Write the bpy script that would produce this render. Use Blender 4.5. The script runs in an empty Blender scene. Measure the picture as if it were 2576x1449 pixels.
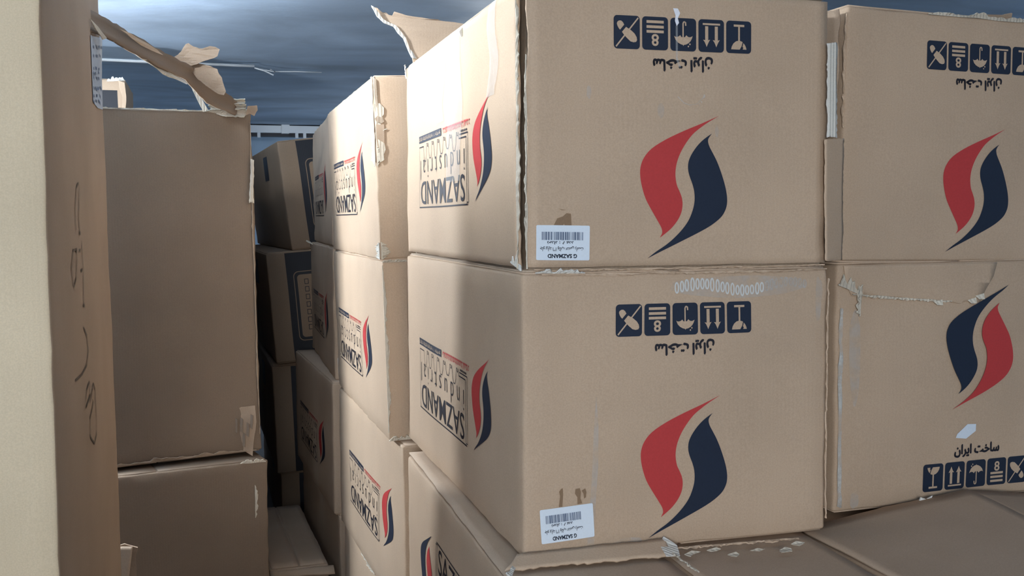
import bpy, bmesh, math, random
from mathutils import Vector, Matrix, noise
from mathutils.geometry import tessellate_polygon

scene = bpy.context.scene
COL = scene.collection
PI = math.pi

# ------------------------------------------------------------------ camera
FPX = 2650.0
cam_d = bpy.data.cameras.new('camera')
cam_d.sensor_width = 36.0
cam_d.lens = 36.0 * FPX / 2576.0
cam_d.clip_start = 0.02
cam = bpy.data.objects.new('camera', cam_d)
COL.objects.link(cam)
CAM_ROT = (Matrix.Rotation(math.radians(-16.2), 3, 'Z') @ Matrix.Rotation(math.radians(90 - 3.75), 3, 'X')
           @ Matrix.Rotation(math.radians(-0.35), 3, 'Z'))
cam.matrix_world = Matrix.Translation((0, 0, 1.40)) @ CAM_ROT.to_4x4()
scene.camera = cam

# ------------------------------------------------------------------ world, daylight, exposure
w = bpy.data.worlds.new('world')
scene.world = w
w.use_nodes = True
w.node_tree.nodes['Background'].inputs[0].default_value = (0.62, 0.74, 0.9, 1)
w.node_tree.nodes['Background'].inputs[1].default_value = 0.35
scene.view_settings.view_transform = 'Standard'
scene.view_settings.look = 'None'
scene.view_settings.gamma = 1.0
scene.view_settings.exposure = 0.0
scene.view_settings.use_curve_mapping = False


def area(name, loc, size, power, color, aim):
    d = bpy.data.lights.new(name, 'AREA')
    d.shape = 'RECTANGLE'
    d.size, d.size_y = size
    d.energy = power
    d.color = color
    o = bpy.data.objects.new(name, d)
    COL.objects.link(o)
    o.location = loc
    o.rotation_euler = (Vector(aim) - Vector(loc)).to_track_quat('-Z', 'Y').to_euler()
    return o


# daylight coming in through the high window behind the photographer
area('window_daylight', (-0.85, -2.38, 1.66), (1.1, 0.86), 92, (1.0, 0.985, 0.97), (-0.85, 3.0, 1.66))


# ------------------------------------------------------------------ materials
def srgb(r, g, b):
    def f(c):
        c /= 255.0
        return c / 12.92 if c <= 0.04045 else ((c + 0.055) / 1.055) ** 2.4
    return (f(r), f(g), f(b), 1)


def new_mat(name):
    m = bpy.data.materials.new(name)
    m.use_nodes = True
    nt = m.node_tree
    return m, nt, nt.nodes['Principled BSDF']


def board(name, col, flute=0.05, rough=0.72, var=0.10, spec=0.25):
    """corrugated cardboard: uneven tone, fibre specks, faint flutes"""
    m, nt, b = new_mat(name)
    N, K = nt.nodes, nt.links
    tc = N.new('ShaderNodeTexCoord')
    n1 = N.new('ShaderNodeTexNoise'); n1.inputs['Scale'].default_value = 3.5; n1.inputs['Detail'].default_value = 4
    n2 = N.new('ShaderNodeTexNoise'); n2.inputs['Scale'].default_value = 420; n2.inputs['Detail'].default_value = 2
    K.new(tc.outputs['Object'], n1.inputs['Vector']); K.new(tc.outputs['Object'], n2.inputs['Vector'])
    r1 = N.new('ShaderNodeMapRange'); r1.inputs[1].default_value = 0.3; r1.inputs[2].default_value = 0.7
    r1.inputs[3].default_value = 1 - var; r1.inputs[4].default_value = 1 + var * 0.6
    K.new(n1.outputs['Fac'], r1.inputs[0])
    r2 = N.new('ShaderNodeMapRange'); r2.inputs[1].default_value = 0.3; r2.inputs[2].default_value = 0.7
    r2.inputs[3].default_value = 0.93; r2.inputs[4].default_value = 1.05
    K.new(n2.outputs['Fac'], r2.inputs[0])
    mu = N.new('ShaderNodeMath'); mu.operation = 'MULTIPLY'
    K.new(r1.outputs[0], mu.inputs[0]); K.new(r2.outputs[0], mu.inputs[1])
    ge = N.new('ShaderNodeNewGeometry')
    rp = N.new('ShaderNodeMapRange'); rp.inputs[1].default_value = 0.53; rp.inputs[2].default_value = 0.66
    rp.inputs[3].default_value = 0.0; rp.inputs[4].default_value = 0.55
    K.new(ge.outputs['Pointiness'], rp.inputs[0])
    mxw = N.new('ShaderNodeMix'); mxw.data_type = 'RGBA'
    mxw.inputs[6].default_value = col
    mxw.inputs[7].default_value = tuple(min(0.75, c * 1.35 + 0.04) for c in col[:3]) + (1,)
    K.new(rp.outputs[0], mxw.inputs[0])
    sc = N.new('ShaderNodeVectorMath'); sc.operation = 'SCALE'
    K.new(mxw.outputs[2], sc.inputs[0])
    K.new(mu.outputs[0], sc.inputs['Scale'])
    K.new(sc.outputs[0], b.inputs['Base Color'])
    b.inputs['Roughness'].default_value = rough
    b.inputs['Specular IOR Level'].default_value = spec
    # flutes run upright: stripes over x + y
    sx = N.new('ShaderNodeSeparateXYZ'); K.new(tc.outputs['Object'], sx.inputs[0])
    ad = N.new('ShaderNodeMath'); ad.operation = 'ADD'; K.new(sx.outputs[0], ad.inputs[0]); K.new(sx.outputs[1], ad.inputs[1])
    ml = N.new('ShaderNodeMath'); ml.operation = 'MULTIPLY'; ml.inputs[1].default_value = 2 * PI / 0.0075; K.new(ad.outputs[0], ml.inputs[0])
    sn = N.new('ShaderNodeMath'); sn.operation = 'SINE'; K.new(ml.outputs[0], sn.inputs[0])
    n3 = N.new('ShaderNodeTexNoise'); n3.inputs['Scale'].default_value = 60; K.new(tc.outputs['Object'], n3.inputs['Vector'])
    a2 = N.new('ShaderNodeMath'); a2.operation = 'MULTIPLY_ADD'; a2.inputs[1].default_value = 0.35
    K.new(sn.outputs[0], a2.inputs[0]); K.new(n3.outputs['Fac'], a2.inputs[2])
    bp = N.new('ShaderNodeBump'); bp.inputs['Strength'].default_value = flute; bp.inputs['Distance'].default_value = 0.002
    K.new(a2.outputs[0], bp.inputs['Height']); K.new(bp.outputs[0], b.inputs['Normal'])
    return m


def ink(name, col, rough=0.55, var=0.12):
    m, nt, b = new_mat(name)
    N, K = nt.nodes, nt.links
    tc = N.new('ShaderNodeTexCoord')
    n = N.new('ShaderNodeTexNoise'); n.inputs['Scale'].default_value = 300
    K.new(tc.outputs['Object'], n.inputs['Vector'])
    r = N.new('ShaderNodeMapRange'); r.inputs[3].default_value = 1 - var; r.inputs[4].default_value = 1 + var
    K.new(n.outputs['Fac'], r.inputs[0])
    s = N.new('ShaderNodeVectorMath'); s.operation = 'SCALE'; s.inputs[0].default_value = col[:3]
    K.new(r.outputs[0], s.inputs['Scale']); K.new(s.outputs[0], b.inputs['Base Color'])
    b.inputs['Roughness'].default_value = rough
    b.inputs['Specular IOR Level'].default_value = 0.3
    return m


def see_through(name, col, alpha, rough, spec=0.5, patchy=True):
    m, nt, b = new_mat(name)
    N, K = nt.nodes, nt.links
    b.inputs['Base Color'].default_value = col
    b.inputs['Roughness'].default_value = rough
    b.inputs['Specular IOR Level'].default_value = spec
    if patchy:
        tc = N.new('ShaderNodeTexCoord')
        n = N.new('ShaderNodeTexNoise'); n.inputs['Scale'].default_value = 45; n.inputs['Detail'].default_value = 5
        K.new(tc.outputs['Object'], n.inputs['Vector'])
        r = N.new('ShaderNodeMapRange'); r.inputs[1].default_value = 0.38; r.inputs[2].default_value = 0.62
        r.inputs[3].default_value = alpha * 0.25; r.inputs[4].default_value = alpha
        K.new(n.outputs['Fac'], r.inputs[0]); K.new(r.outputs[0], b.inputs['Alpha'])
    else:
        b.inputs['Alpha'].default_value = alpha
    return m


KRAFT = (0.49, 0.365, 0.258, 1)
M = {}
M['kraft'] = board('kraft_board', KRAFT)
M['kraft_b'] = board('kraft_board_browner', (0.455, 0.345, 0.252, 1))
M['kraft_old'] = board('kraft_board_dull', (0.36, 0.27, 0.195, 1))
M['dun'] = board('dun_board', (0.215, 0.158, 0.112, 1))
M['cream'] = board('cream_board', (0.62, 0.52, 0.365, 1), flute=0.06, rough=0.6)
M['brown'] = board('brown_board', (0.27, 0.187, 0.123, 1))
M['inner'] = board('board_inside', (0.36, 0.29, 0.22, 1), flute=0.3)
M['fibre'] = board('torn_fibre', (0.56, 0.50, 0.41, 1), flute=0.6, rough=0.9, var=0.25)
M['fibre_pale'] = board('torn_fibre_pale', (0.66, 0.64, 0.57, 1), flute=0.5, rough=0.9, var=0.2)
M['navy'] = ink('navy_ink', (0.014, 0.022, 0.042, 1))
M['red'] = ink('red_ink', (0.46, 0.045, 0.045, 1))
M['black'] = ink('black_ink', (0.018, 0.018, 0.026, 1))
M['pencil'] = ink('marker_ink', (0.09, 0.065, 0.045, 1))
M['paper'] = ink('sticker_paper', (0.66, 0.74, 0.82, 1), 0.45, 0.04)
M['bluepaper'] = ink('blue_label_paper', (0.40, 0.46, 0.54, 1), 0.5, 0.06)
M['bluegrey'] = ink('faded_blue_ink', (0.10, 0.14, 0.22, 1))
M['stain'] = ink('glue_stain', (0.23, 0.15, 0.09, 1), 0.6)
M['scuff'] = see_through('white_scuff_highlight', (0.66, 0.68, 0.66, 1), 0.55, 0.9)
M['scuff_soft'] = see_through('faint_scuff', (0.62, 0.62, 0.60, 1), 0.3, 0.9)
M['scuff_mark'] = see_through('scuff_mark', (0.74, 0.77, 0.76, 1), 0.62, 0.9, 0.2, False)
M['tape'] = see_through('clear_tape', (0.75, 0.78, 0.80, 1), 0.22, 0.12, 0.9, False)
M['foil'] = ink('crinkled_tape', (0.75, 0.78, 0.84, 1), 0.2)
M['dark_kraft'] = board('dark_navy_board', (0.018, 0.020, 0.026, 1), rough=0.5)


def paint(name, col, bump=0.4, rough=0.5, streak=(1, 1, 1), var=0.3):
    m, nt, b = new_mat(name)
    N, K = nt.nodes, nt.links
    tc = N.new('ShaderNodeTexCoord')
    mp = N.new('ShaderNodeMapping'); mp.inputs['Scale'].default_value = streak
    K.new(tc.outputs['Object'], mp.inputs[0])
    n = N.new('ShaderNodeTexNoise'); n.inputs['Scale'].default_value = 1.6; n.inputs['Detail'].default_value = 7; n.inputs['Distortion'].default_value = 0.6
    K.new(mp.outputs[0], n.inputs['Vector'])
    r = N.new('ShaderNodeMapRange'); r.inputs[1].default_value = 0.3; r.inputs[2].default_value = 0.7
    r.inputs[3].default_value = 1 - var; r.inputs[4].default_value = 1 + var * 0.5
    K.new(n.outputs['Fac'], r.inputs[0])
    s = N.new('ShaderNodeVectorMath'); s.operation = 'SCALE'; s.inputs[0].default_value = col[:3]
    K.new(r.outputs[0], s.inputs['Scale']); K.new(s.outputs[0], b.inputs['Base Color'])
    b.inputs['Roughness'].default_value = rough
    n2 = N.new('ShaderNodeTexNoise'); n2.inputs['Scale'].default_value = 3.0; n2.inputs['Detail'].default_value = 6
    K.new(mp.outputs[0], n2.inputs['Vector'])
    bp = N.new('ShaderNodeBump'); bp.inputs['Strength'].default_value = bump; bp.inputs['Distance'].default_value = 0.05
    K.new(n2.outputs['Fac'], bp.inputs['Height']); K.new(bp.outputs[0], b.inputs['Normal'])
    return m


M['ceiling'] = paint('ceiling_paint', (0.54, 0.68, 0.86, 1), 0.25, 0.5, (0.7, 1.05, 1), 0.42)
M['wall'] = paint('wall_paint', (0.50, 0.66, 0.82, 1), 0.3, 0.7)
M['floor'] = paint('concrete', (0.16, 0.15, 0.14, 1), 0.4, 0.8)
M['conduit'] = ink('white_conduit', (0.86, 0.90, 0.93, 1), 0.35, 0.05)
M['metal'] = ink('dark_fitting', (0.05, 0.05, 0.06, 1), 0.4)
m_, nt_, b_ = new_mat('bulb_glow')
b_.inputs['Emission Color'].default_value = (0.86, 0.93, 1.0, 1)
b_.inputs['Emission Strength'].default_value = 300
M['bulb'] = m_


# ------------------------------------------------------------------ mesh helpers
def link(name, me, mat, parent=None, kind=None):
    o = bpy.data.objects.new(name, me)
    COL.objects.link(o)
    if mat is not None:
        me.materials.append(M[mat] if isinstance(mat, str) else mat)
    if parent is not None:
        o.parent = parent
    if kind:
        o['kind'] = kind
    return o


def from_bm(name, bm, mat, parent=None, smooth=True, kind=None):
    me = bpy.data.meshes.new(name)
    bm.normal_update()
    bm.to_mesh(me)
    bm.free()
    if smooth:
        for p in me.polygons:
            p.use_smooth = True
    return link(name, me, mat, parent, kind)


def tag(o, label, cat, group=None):
    o['label'] = label
    o['category'] = cat
    if group:
        o['group'] = group
    return o


def struct(o):
    o['kind'] = 'structure'
    return o


def box_bm(bm, lo, hi, bevel=0.0):
    r = bmesh.ops.create_cube(bm, size=1.0)
    for v in r['verts']:
        v.co = Vector([lo[i] + (v.co[i] + 0.5) * (hi[i] - lo[i]) for i in range(3)])
    if bevel:
        es = list({e for v in r['verts'] for e in v.link_edges})
        bmesh.ops.bevel(bm, geom=es, offset=bevel, segments=2, affect='EDGES')


def solid(o, t, off=-1.0):
    md = o.modifiers.new('thickness', 'SOLIDIFY')
    md.thickness = t
    md.offset = off
    return o


def sheet(name, P00, P10, P11, P01, nu, nv, mat, parent, thick=0.004, wob=0.002, seed=0, rag=(0, 0, 0, 0), bend=None, smooth=True):
    """a piece of board spanning four corners; rag = raggedness of edges v0,u1,v1,u0"""
    P00, P10, P11, P01 = map(Vector, (P00, P10, P11, P01))
    rnd = random.Random(seed)
    bm = bmesh.new()
    grid = []
    du = ((P10 - P00) + (P11 - P01)).normalized()
    dv = ((P01 - P00) + (P11 - P10)).normalized()
    nrm = du.cross(dv).normalized()

    def rg(k, amp):
        return amp * (0.6 * noise.noise(Vector((k * 9.0, seed * 3.1, 0.5))) + 0.5 * noise.noise(Vector((k * 31.0, seed * 1.7, 4.5))) + 0.35 * (rnd.random() - 0.5))
    for j in range(nv + 1):
        row = []
        v = j / nv
        for i in range(nu + 1):
            u = i / nu
            p = (P00 * (1 - u) + P10 * u) * (1 - v) + (P01 * (1 - u) + P11 * u) * v
            p = p + noise.noise_vector(p * 9 + Vector((seed, seed * 2, 0))) * wob
            if j == 0 and rag[0]: p += dv * rg(u, rag[0])
            if j == nv and rag[2]: p += dv * rg(u + 5, rag[2])
            if i == nu and rag[1]: p += du * rg(v + 9, rag[1])
            if i == 0 and rag[3]: p += du * rg(v + 13, rag[3])
            if bend: p += nrm * bend(u, v)
            row.append(bm.verts.new(p))
        grid.append(row)
    for j in range(nv):
        for i in range(nu):
            bm.faces.new((grid[j][i], grid[j][i + 1], grid[j + 1][i + 1], grid[j + 1][i]))
    o = from_bm(name, bm, mat, parent, smooth)
    return solid(o, thick)


def scrap(name, pts, mat, parent, thick=0.002, curl=0.006, seed=0, cuts=3):
    """a torn scrap: polygon in space, subdivided and crumpled a little"""
    pts = [Vector(p) for p in pts]
    bm = bmesh.new()
    vs = [bm.verts.new(p) for p in pts]
    tris = tessellate_polygon([pts])
    for t in tris:
        try:
            bm.faces.new([vs[i] for i in t])
        except ValueError:
            pass
    bmesh.ops.subdivide_edges(bm, edges=bm.edges[:], cuts=cuts, use_grid_fill=True)
    for v in bm.verts:
        v.co += noise.noise_vector(v.co * 14 + Vector((seed * 1.3, seed, 2))) * curl + noise.noise_vector(v.co * 60 + Vector((seed, 0, 2))) * curl * 0.25
    bmesh.ops.recalc_face_normals(bm, faces=bm.faces[:])
    return solid(from_bm(name, bm, mat, parent, False), thick)


def tube(name, pts, r, mat, parent=None, seg=8):
    bm = bmesh.new()
    rings = []
    pts = [Vector(p) for p in pts]
    for i, p in enumerate(pts):
        d = (pts[min(i + 1, len(pts) - 1)] - pts[max(i - 1, 0)]).normalized()
        a = d.orthogonal().normalized(); b = d.cross(a)
        rings.append([bm.verts.new(p + (a * math.cos(2 * PI * k / seg) + b * math.sin(2 * PI * k / seg)) * r) for k in range(seg)])
    for i in range(len(rings) - 1):
        for k in range(seg):
            bm.faces.new((rings[i][k], rings[i][(k + 1) % seg], rings[i + 1][(k + 1) % seg], rings[i + 1][k]))
    bm.faces.new(rings[0][::-1]); bm.faces.new(rings[-1])
    return from_bm(name, bm, mat, parent)


# ------------------------------------------------------------------ lettering (built-in font)
AR = {'ا': (0xFE8D, 0xFE8E), 'ب': (0xFE8F, 0xFE90, 0xFE91, 0xFE92), 'پ': (0xFB56, 0xFB57, 0xFB58, 0xFB59),
      'ت': (0xFE95, 0xFE96, 0xFE97, 0xFE98), 'ج': (0xFE9D, 0xFE9E, 0xFE9F, 0xFEA0), 'خ': (0xFEA5, 0xFEA6, 0xFEA7, 0xFEA8),
      'د': (0xFEA9, 0xFEAA), 'ر': (0xFEAD, 0xFEAE), 'س': (0xFEB1, 0xFEB2, 0xFEB3, 0xFEB4), 'ع': (0xFEC9, 0xFECA, 0xFECB, 0xFECC),
      'ل': (0xFEDD, 0xFEDE, 0xFEDF, 0xFEE0), 'ن': (0xFEE5, 0xFEE6, 0xFEE7, 0xFEE8), 'و': (0xFEED, 0xFEEE),
      'ی': (0xFBFC, 0xFBFD, 0xFBFE, 0xFBFF)}


def shape_ar(s):
    out, num = [], ''
    for i, c in enumerate(s):
        if c in '۰۱۲۳۴۵۶۷۸۹':
            num += c
            continue
        if num:
            out.append(num); num = ''
        if c not in AR:
            out.append(c); continue
        f = AR[c]
        pj = i > 0 and s[i - 1] in AR and len(AR[s[i - 1]]) == 4
        nj = len(f) == 4 and i + 1 < len(s) and s[i + 1] in AR
        out.append(chr(f[3] if pj and nj else f[1] if pj else f[2] if nj else f[0]))
    if num:
        out.append(num)
    return ''.join(reversed(out))


_tc = {}


def glyphs(s, bold=0.0, space=1.0):
    """text as 2D polygons, scaled to fill the box 0..1 x 0..1"""
    key = (s, bold, space)
    if key not in _tc:
        c = bpy.data.curves.new('lettering', 'FONT')
        c.body = s
        c.resolution_u = 3
        c.offset = bold
        c.space_character = space
        o = bpy.data.objects.new('lettering', c)
        COL.objects.link(o)
        me = o.evaluated_get(bpy.context.evaluated_depsgraph_get()).to_mesh()
        vs = [(v.co.x, v.co.y) for v in me.vertices]
        fs = [tuple(p.vertices) for p in me.polygons]
        o.evaluated_get(bpy.context.evaluated_depsgraph_get()).to_mesh_clear()
        bpy.data.objects.remove(o)
        bpy.data.curves.remove(c)
        x0 = min(v[0] for v in vs); x1 = max(v[0] for v in vs); y0 = min(v[1] for v in vs); y1 = max(v[1] for v in vs)
        _tc[key] = ([((x - x0) / (x1 - x0), (y - y0) / (y1 - y0)) for x, y in vs], fs)
    return _tc[key]


class Art:
    """flat print collected as 2D triangles in viewer coordinates of one face"""
    def __init__(self):
        self.v, self.f = [], []

    def poly(self, pts):
        b = len(self.v)
        self.v += [tuple(p) for p in pts]
        for t in tessellate_polygon([[Vector((p[0], p[1], 0)) for p in pts]]):
            self.f.append(tuple(b + i for i in t))

    def rect(self, x0, y0, x1, y1):
        self.poly([(x0, y0), (x1, y0), (x1, y1), (x0, y1)])

    def ell(self, cx, cy, rx, ry, n=16, rot=0):
        c, s = math.cos(rot), math.sin(rot)
        self.poly([(cx + rx * math.cos(2 * PI * k / n) * c - ry * math.sin(2 * PI * k / n) * s,
                    cy + rx * math.cos(2 * PI * k / n) * s + ry * math.sin(2 * PI * k / n) * c) for k in range(n)])

    def line(self, pts, wd):
        for a, b in zip(pts[:-1], pts[1:]):
            dx, dy = b[0] - a[0], b[1] - a[1]
            l = math.hypot(dx, dy)
            if l < 1e-9: continue
            nx, ny = -dy / l * wd / 2, dx / l * wd / 2
            ex, ey = dx / l * wd * 0.3, dy / l * wd * 0.3
            self.poly([(a[0] + nx - ex, a[1] + ny - ey), (b[0] + nx + ex, b[1] + ny + ey), (b[0] - nx + ex, b[1] - ny + ey), (a[0] - nx - ex, a[1] - ny - ey)])

    def text(self, s, x0, y0, x1, y1, bold=0.0, space=1.0):
        vs, fs = glyphs(s, bold, space)
        b = len(self.v)
        self.v += [(x0 + u * (x1 - x0), y0 + t * (y1 - y0)) for u, t in vs]
        self.f += [tuple(b + i for i in f) for f in fs]

    def rrect(self, cx, cy, wd, ht, r):
        pts = []
        for k, (sx, sy) in enumerate(((1, 1), (-1, 1), (-1, -1), (1, -1))):
            for j in range(6):
                a = PI / 2 * k + PI / 2 * j / 5
                pts.append((cx + sx * (wd / 2 - r) + r * math.cos(a), cy + sy * (ht / 2 - r) + r * math.sin(a)))
        self.poly(pts)

    def xf(self, f):
        self.v = [f(p) for p in self.v]
        return self


# ------------------------------------------------------------------ cartons
class Carton:
    def __init__(self, name, label, loc, size, rot=(0, 0, 0), seed=1, mat='kraft', bulge=0.004, wob=0.0025, crumple=0.003,
                 warp=None, group=None, flaps=True, flap_mat='kraft_b', body=True, inset=0.0, cat='carton'):
        self.W, self.L, self.H = size
        self.seed, self.bulge, self.wob, self.crumple, self.warp = seed, bulge, wob, crumple, warp
        e = bpy.data.objects.new(name, None)
        e.empty_display_size = 0.1
        COL.objects.link(e)
        e.location = loc
        e.rotation_euler = [math.radians(a) for a in rot]
        tag(e, label, cat, group)
        self.e = e
        self.rnd = random.Random(seed)
        if body:
            self.build_body(mat, inset)
        if flaps:
            self.build_flaps(flap_mat)

    def deform(self, p, n, uv):
        W, L, H = self.W, self.L, self.H
        lo = Vector((0.007, 0.007, 0.005)); hi = Vector((W - 0.007, L - 0.007, H - 0.005))
        c = Vector([min(max(p[i], lo[i]), hi[i]) for i in range(3)])
        d = p - c
        if d.length > 1e-9:
            m = max(abs(d.x) / 0.007, abs(d.y) / 0.007, abs(d.z) / 0.005)
            k = Vector((d.x / 0.007, d.y / 0.007, d.z / 0.005))
            k = k / max(k.length, 1e-9) * m
            p = c + Vector((k.x * 0.007, k.y * 0.007, k.z * 0.005))
        a, b = uv
        q = p + n * (self.bulge * math.sin(PI * a) * math.sin(PI * b))
        s = Vector((self.seed * 7.3, self.seed * 3.9, self.seed * 1.1))
        nv = noise.noise_vector(p * 4.5 + s)
        nv.z *= 0.4
        q = q + nv * self.wob
        # edges are knocked about
        ds = sorted([min(p.x, W - p.x), min(p.y, L - p.y), min(p.z, H - p.z)])
        e = math.exp(-max(ds[1], 0) / 0.014)
        cr = noise.noise_vector(p * 22 + s) * self.crumple * e
        cr.z *= 0.5
        q = q + cr
        if self.warp:
            q = Vector(self.warp(q))
        return q

    def build_body(self, mat, inset=0.0):
        W, L, H = self.W, self.L, self.H

        def ticks(n, r):
            k = max(4, int(n / 0.028))
            return [0, r * 0.35, r] + [r + (n - 2 * r) * i / k for i in range(1, k)] + [n - r, n - r * 0.35, n]
        tx, ty, tz = ticks(W, 0.007), ticks(L, 0.007), ticks(H, 0.005)
        bm = bmesh.new()
        cache = {}

        def vert(p, n, uv):
            key = (round(p.x, 5), round(p.y, 5), round(p.z, 5))
            if key not in cache:
                q = self.deform(p, n, uv)
                if inset:
                    q = Vector((max(q.x, inset), max(q.y, inset), q.z))
                cache[key] = bm.verts.new(q)
            return cache[key]
        for ax, val, n in ((0, 0, (-1, 0, 0)), (0, W, (1, 0, 0)), (1, 0, (0, -1, 0)), (1, L, (0, 1, 0)), (2, 0, (0, 0, -1)), (2, H, (0, 0, 1))):
            A, B = ((ty, tz), (tx, tz), (tx, ty))[ax]
            n = Vector(n)
            g = []
            for a in A:
                row = []
                for b in B:
                    p = Vector((val, a, b)) if ax == 0 else Vector((a, val, b)) if ax == 1 else Vector((a, b, val))
                    row.append(vert(p, n * (0.3 if ax == 2 else 1), (a / A[-1], b / B[-1])))
                g.append(row)
            for i in range(len(A) - 1):
                for j in range(len(B) - 1):
                    try:
                        bm.faces.new((g[i][j], g[i + 1][j], g[i + 1][j + 1], g[i][j + 1]))
                    except ValueError:
                        pass
        bmesh.ops.recalc_face_normals(bm, faces=bm.faces[:])
        self.body = from_bm('body', bm, mat, self.e)

    def build_flaps(self, mat):
        """closing flaps: two long leaves over the top and two under the bottom, meeting in a seam"""
        W, L, H = self.W, self.L, self.H
        i = 0.006
        for z, t in ((H - 0.0005, 0.003), (0.0005, -0.003)):
            for x0, x1 in ((i, W / 2 - 0.003), (W / 2 + 0.003, W - i)):
                P = [(x0, i, z), (x1, i, z), (x1, L - i, z), (x0, L - i, z)]
                P = [self.warp(p) for p in P] if self.warp else P
                o = sheet('flap', *P, 6, 14, mat, self.e, abs(t), 0.0006, self.seed + int(x0 * 100))
                o.modifiers['thickness'].offset = 1.0 if t > 0 else -1.0

    def on(self, face, s, t, off=0.0009):
        """viewer coordinates (s right, t up, from the face centre) -> a point on the carton's surface"""
        W, L, H = self.W, self.L, self.H
        v = t + H / 2
        if face == 'front':
            u = s + W / 2; p = Vector((u, 0, v)); n = Vector((0, -1, 0)); uv = (u / W, v / H)
        elif face == 'left':
            u = L / 2 - s; p = Vector((0, u, v)); n = Vector((-1, 0, 0)); uv = (u / L, v / H)
        elif face == 'right':
            u = L / 2 + s; p = Vector((W, u, v)); n = Vector((1, 0, 0)); uv = (u / L, v / H)
        else:
            u = s + W / 2; p = Vector((u, t + L / 2, H)); n = Vector((0, 0, 1)); uv = (u / W, (t + L / 2) / L)
        return self.deform(p, n, uv) + n * off

    def print(self, name, art, face, mat, parent=None, off=0.0009, flip=1, dx=0.0, dy=0.0, cell=0.03, label=None):
        bm = bmesh.new()
        vs = [bm.verts.new((p[0] * flip + dx, p[1] * flip + dy, 0)) for p in art.v]
        for f in art.f:
            try:
                bm.faces.new([vs[i] for i in f])
            except ValueError:
                pass
        xs = [v.co.x for v in vs]; ys = [v.co.y for v in vs]
        for ax, lo, hi in ((0, min(xs), max(xs)), (1, min(ys), max(ys))):
            k = math.ceil(lo / cell) * cell
            while k < hi:
                co = Vector((k, 0, 0)) if ax == 0 else Vector((0, k, 0))
                no = Vector((1, 0, 0)) if ax == 0 else Vector((0, 1, 0))
                bmesh.ops.bisect_plane(bm, geom=bm.verts[:] + bm.edges[:] + bm.faces[:], plane_co=co, plane_no=no, dist=1e-6)
                k += cell
        for v in bm.verts:
            v.co = self.on(face, v.co.x, v.co.y, off)
        o = from_bm(name, bm, mat, parent or self.e, True)
        if label:
            o['label'] = label
        return o

    def ragged(self, name, p0, p1, wd, width, mat='fibre', seed=0, n=40, thick=0.002, curl=0.003):
        """a torn strip of liner paper along an edge: straight on one side, ragged on the other"""
        p0, p1, wd = Vector(p0), Vector(p1), Vector(wd).normalized()
        d = (p1 - p0).normalized()
        nn = d.cross(wd)
        rnd = random.Random(seed + self.seed * 17)
        bm = bmesh.new()
        A, B, C = [], [], []
        for i in range(n + 1):
            k = i / n
            c = p0.lerp(p1, k)
            f = 0.5 + 0.5 * noise.noise(Vector((k * 7, seed, 1.0))) + 0.35 * noise.noise(Vector((k * 23, seed, 3.0))) + 0.3 * (rnd.random() - 0.5)
            wv = max(width * 0.12, width * f) * (min(1, 6 * k, 6 * (1 - k)) * 0.9 + 0.1)
            jit = noise.noise_vector(c * 30 + Vector((seed, 0, 0))) * 0.0015
            A.append(bm.verts.new(c + jit))
            B.append(bm.verts.new(c + wd * wv * 0.55 + nn * curl * rnd.uniform(-0.2, 0.6) + jit))
            C.append(bm.verts.new(c + wd * wv + nn * curl * rnd.uniform(-0.2, 1.0) + d * rnd.uniform(-0.3, 0.3) * (p1 - p0).length / n))
        for i in range(n):
            bm.faces.new((A[i], A[i + 1], B[i + 1], B[i]))
            bm.faces.new((B[i], B[i + 1], C[i + 1], C[i]))
        return solid(from_bm(name, bm, mat, self.e, False), thick, 0)


# flame emblem, as it stands on a carton turned upside down
F_RED = [(790, 105), (640, 175), (480, 245), (330, 320), (210, 400), (145, 480), (117, 560), (115, 640), (130, 730), (160, 830), (205, 920), (255, 1010),
         (290, 1075), (300, 1110), (298, 1135), (280, 1170), (330, 1130), (380, 1085), (430, 1020), (462, 950), (472, 880), (465, 820), (445, 765), (422, 710),
         (411, 640), (412, 580), (425, 510), (455, 430), (500, 350), (560, 270), (630, 210), (700, 160)]
F_NAVY = [(725, 262), (700, 295), (690, 325), (700, 370), (730, 430), (765, 500), (800, 590), (835, 700), (855, 790), (860, 860), (850, 920), (820, 980),
          (770, 1030), (700, 1080), (600, 1135), (480, 1195), (380, 1245), (280, 1295), (175, 1350), (250, 1290), (330, 1235), (400, 1175), (470, 1100),
          (525, 1020), (560, 930), (575, 850), (572, 770), (555, 700), (530, 630), (518, 570), (522, 510), (545, 450), (590, 380), (640, 325), (690, 285)]


def smooth_loop(pts, tips, n=3):
    out = []
    N = len(pts)
    for i in range(N):
        p0, p1, p2, p3 = pts[i - 1], pts[i], pts[(i + 1) % N], pts[(i + 2) % N]
        for k in range(n):
            t = k / n
            if i in tips: p0 = p1
            if (i + 1) % N in tips: p3 = p2
            out.append(tuple(0.5 * ((2 * p1[a]) + (-p0[a] + p2[a]) * t + (2 * p0[a] - 5 * p1[a] + 4 * p2[a] - p3[a]) * t * t
                                    + (-p0[a] + 3 * p1[a] - 3 * p2[a] + p3[a]) * t ** 3) for a in (0, 1)))
    return out


def flame(cx, cy, wd, ht, which):
    src = smooth_loop(F_RED, (0, 15)) if which == 'red' else smooth_loop(F_NAVY, (0, 18))
    a = Art()
    a.poly([(cx + (x - 487.5) / 745 * wd, cy + (727.5 - y) / 1245 * ht) for x, y in src])
    return a


def rot180(a, cx, cy):
    return a.xf(lambda p: (2 * cx - p[0], 2 * cy - p[1]))


MADE = shape_ar('ساخت ایران')


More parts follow.
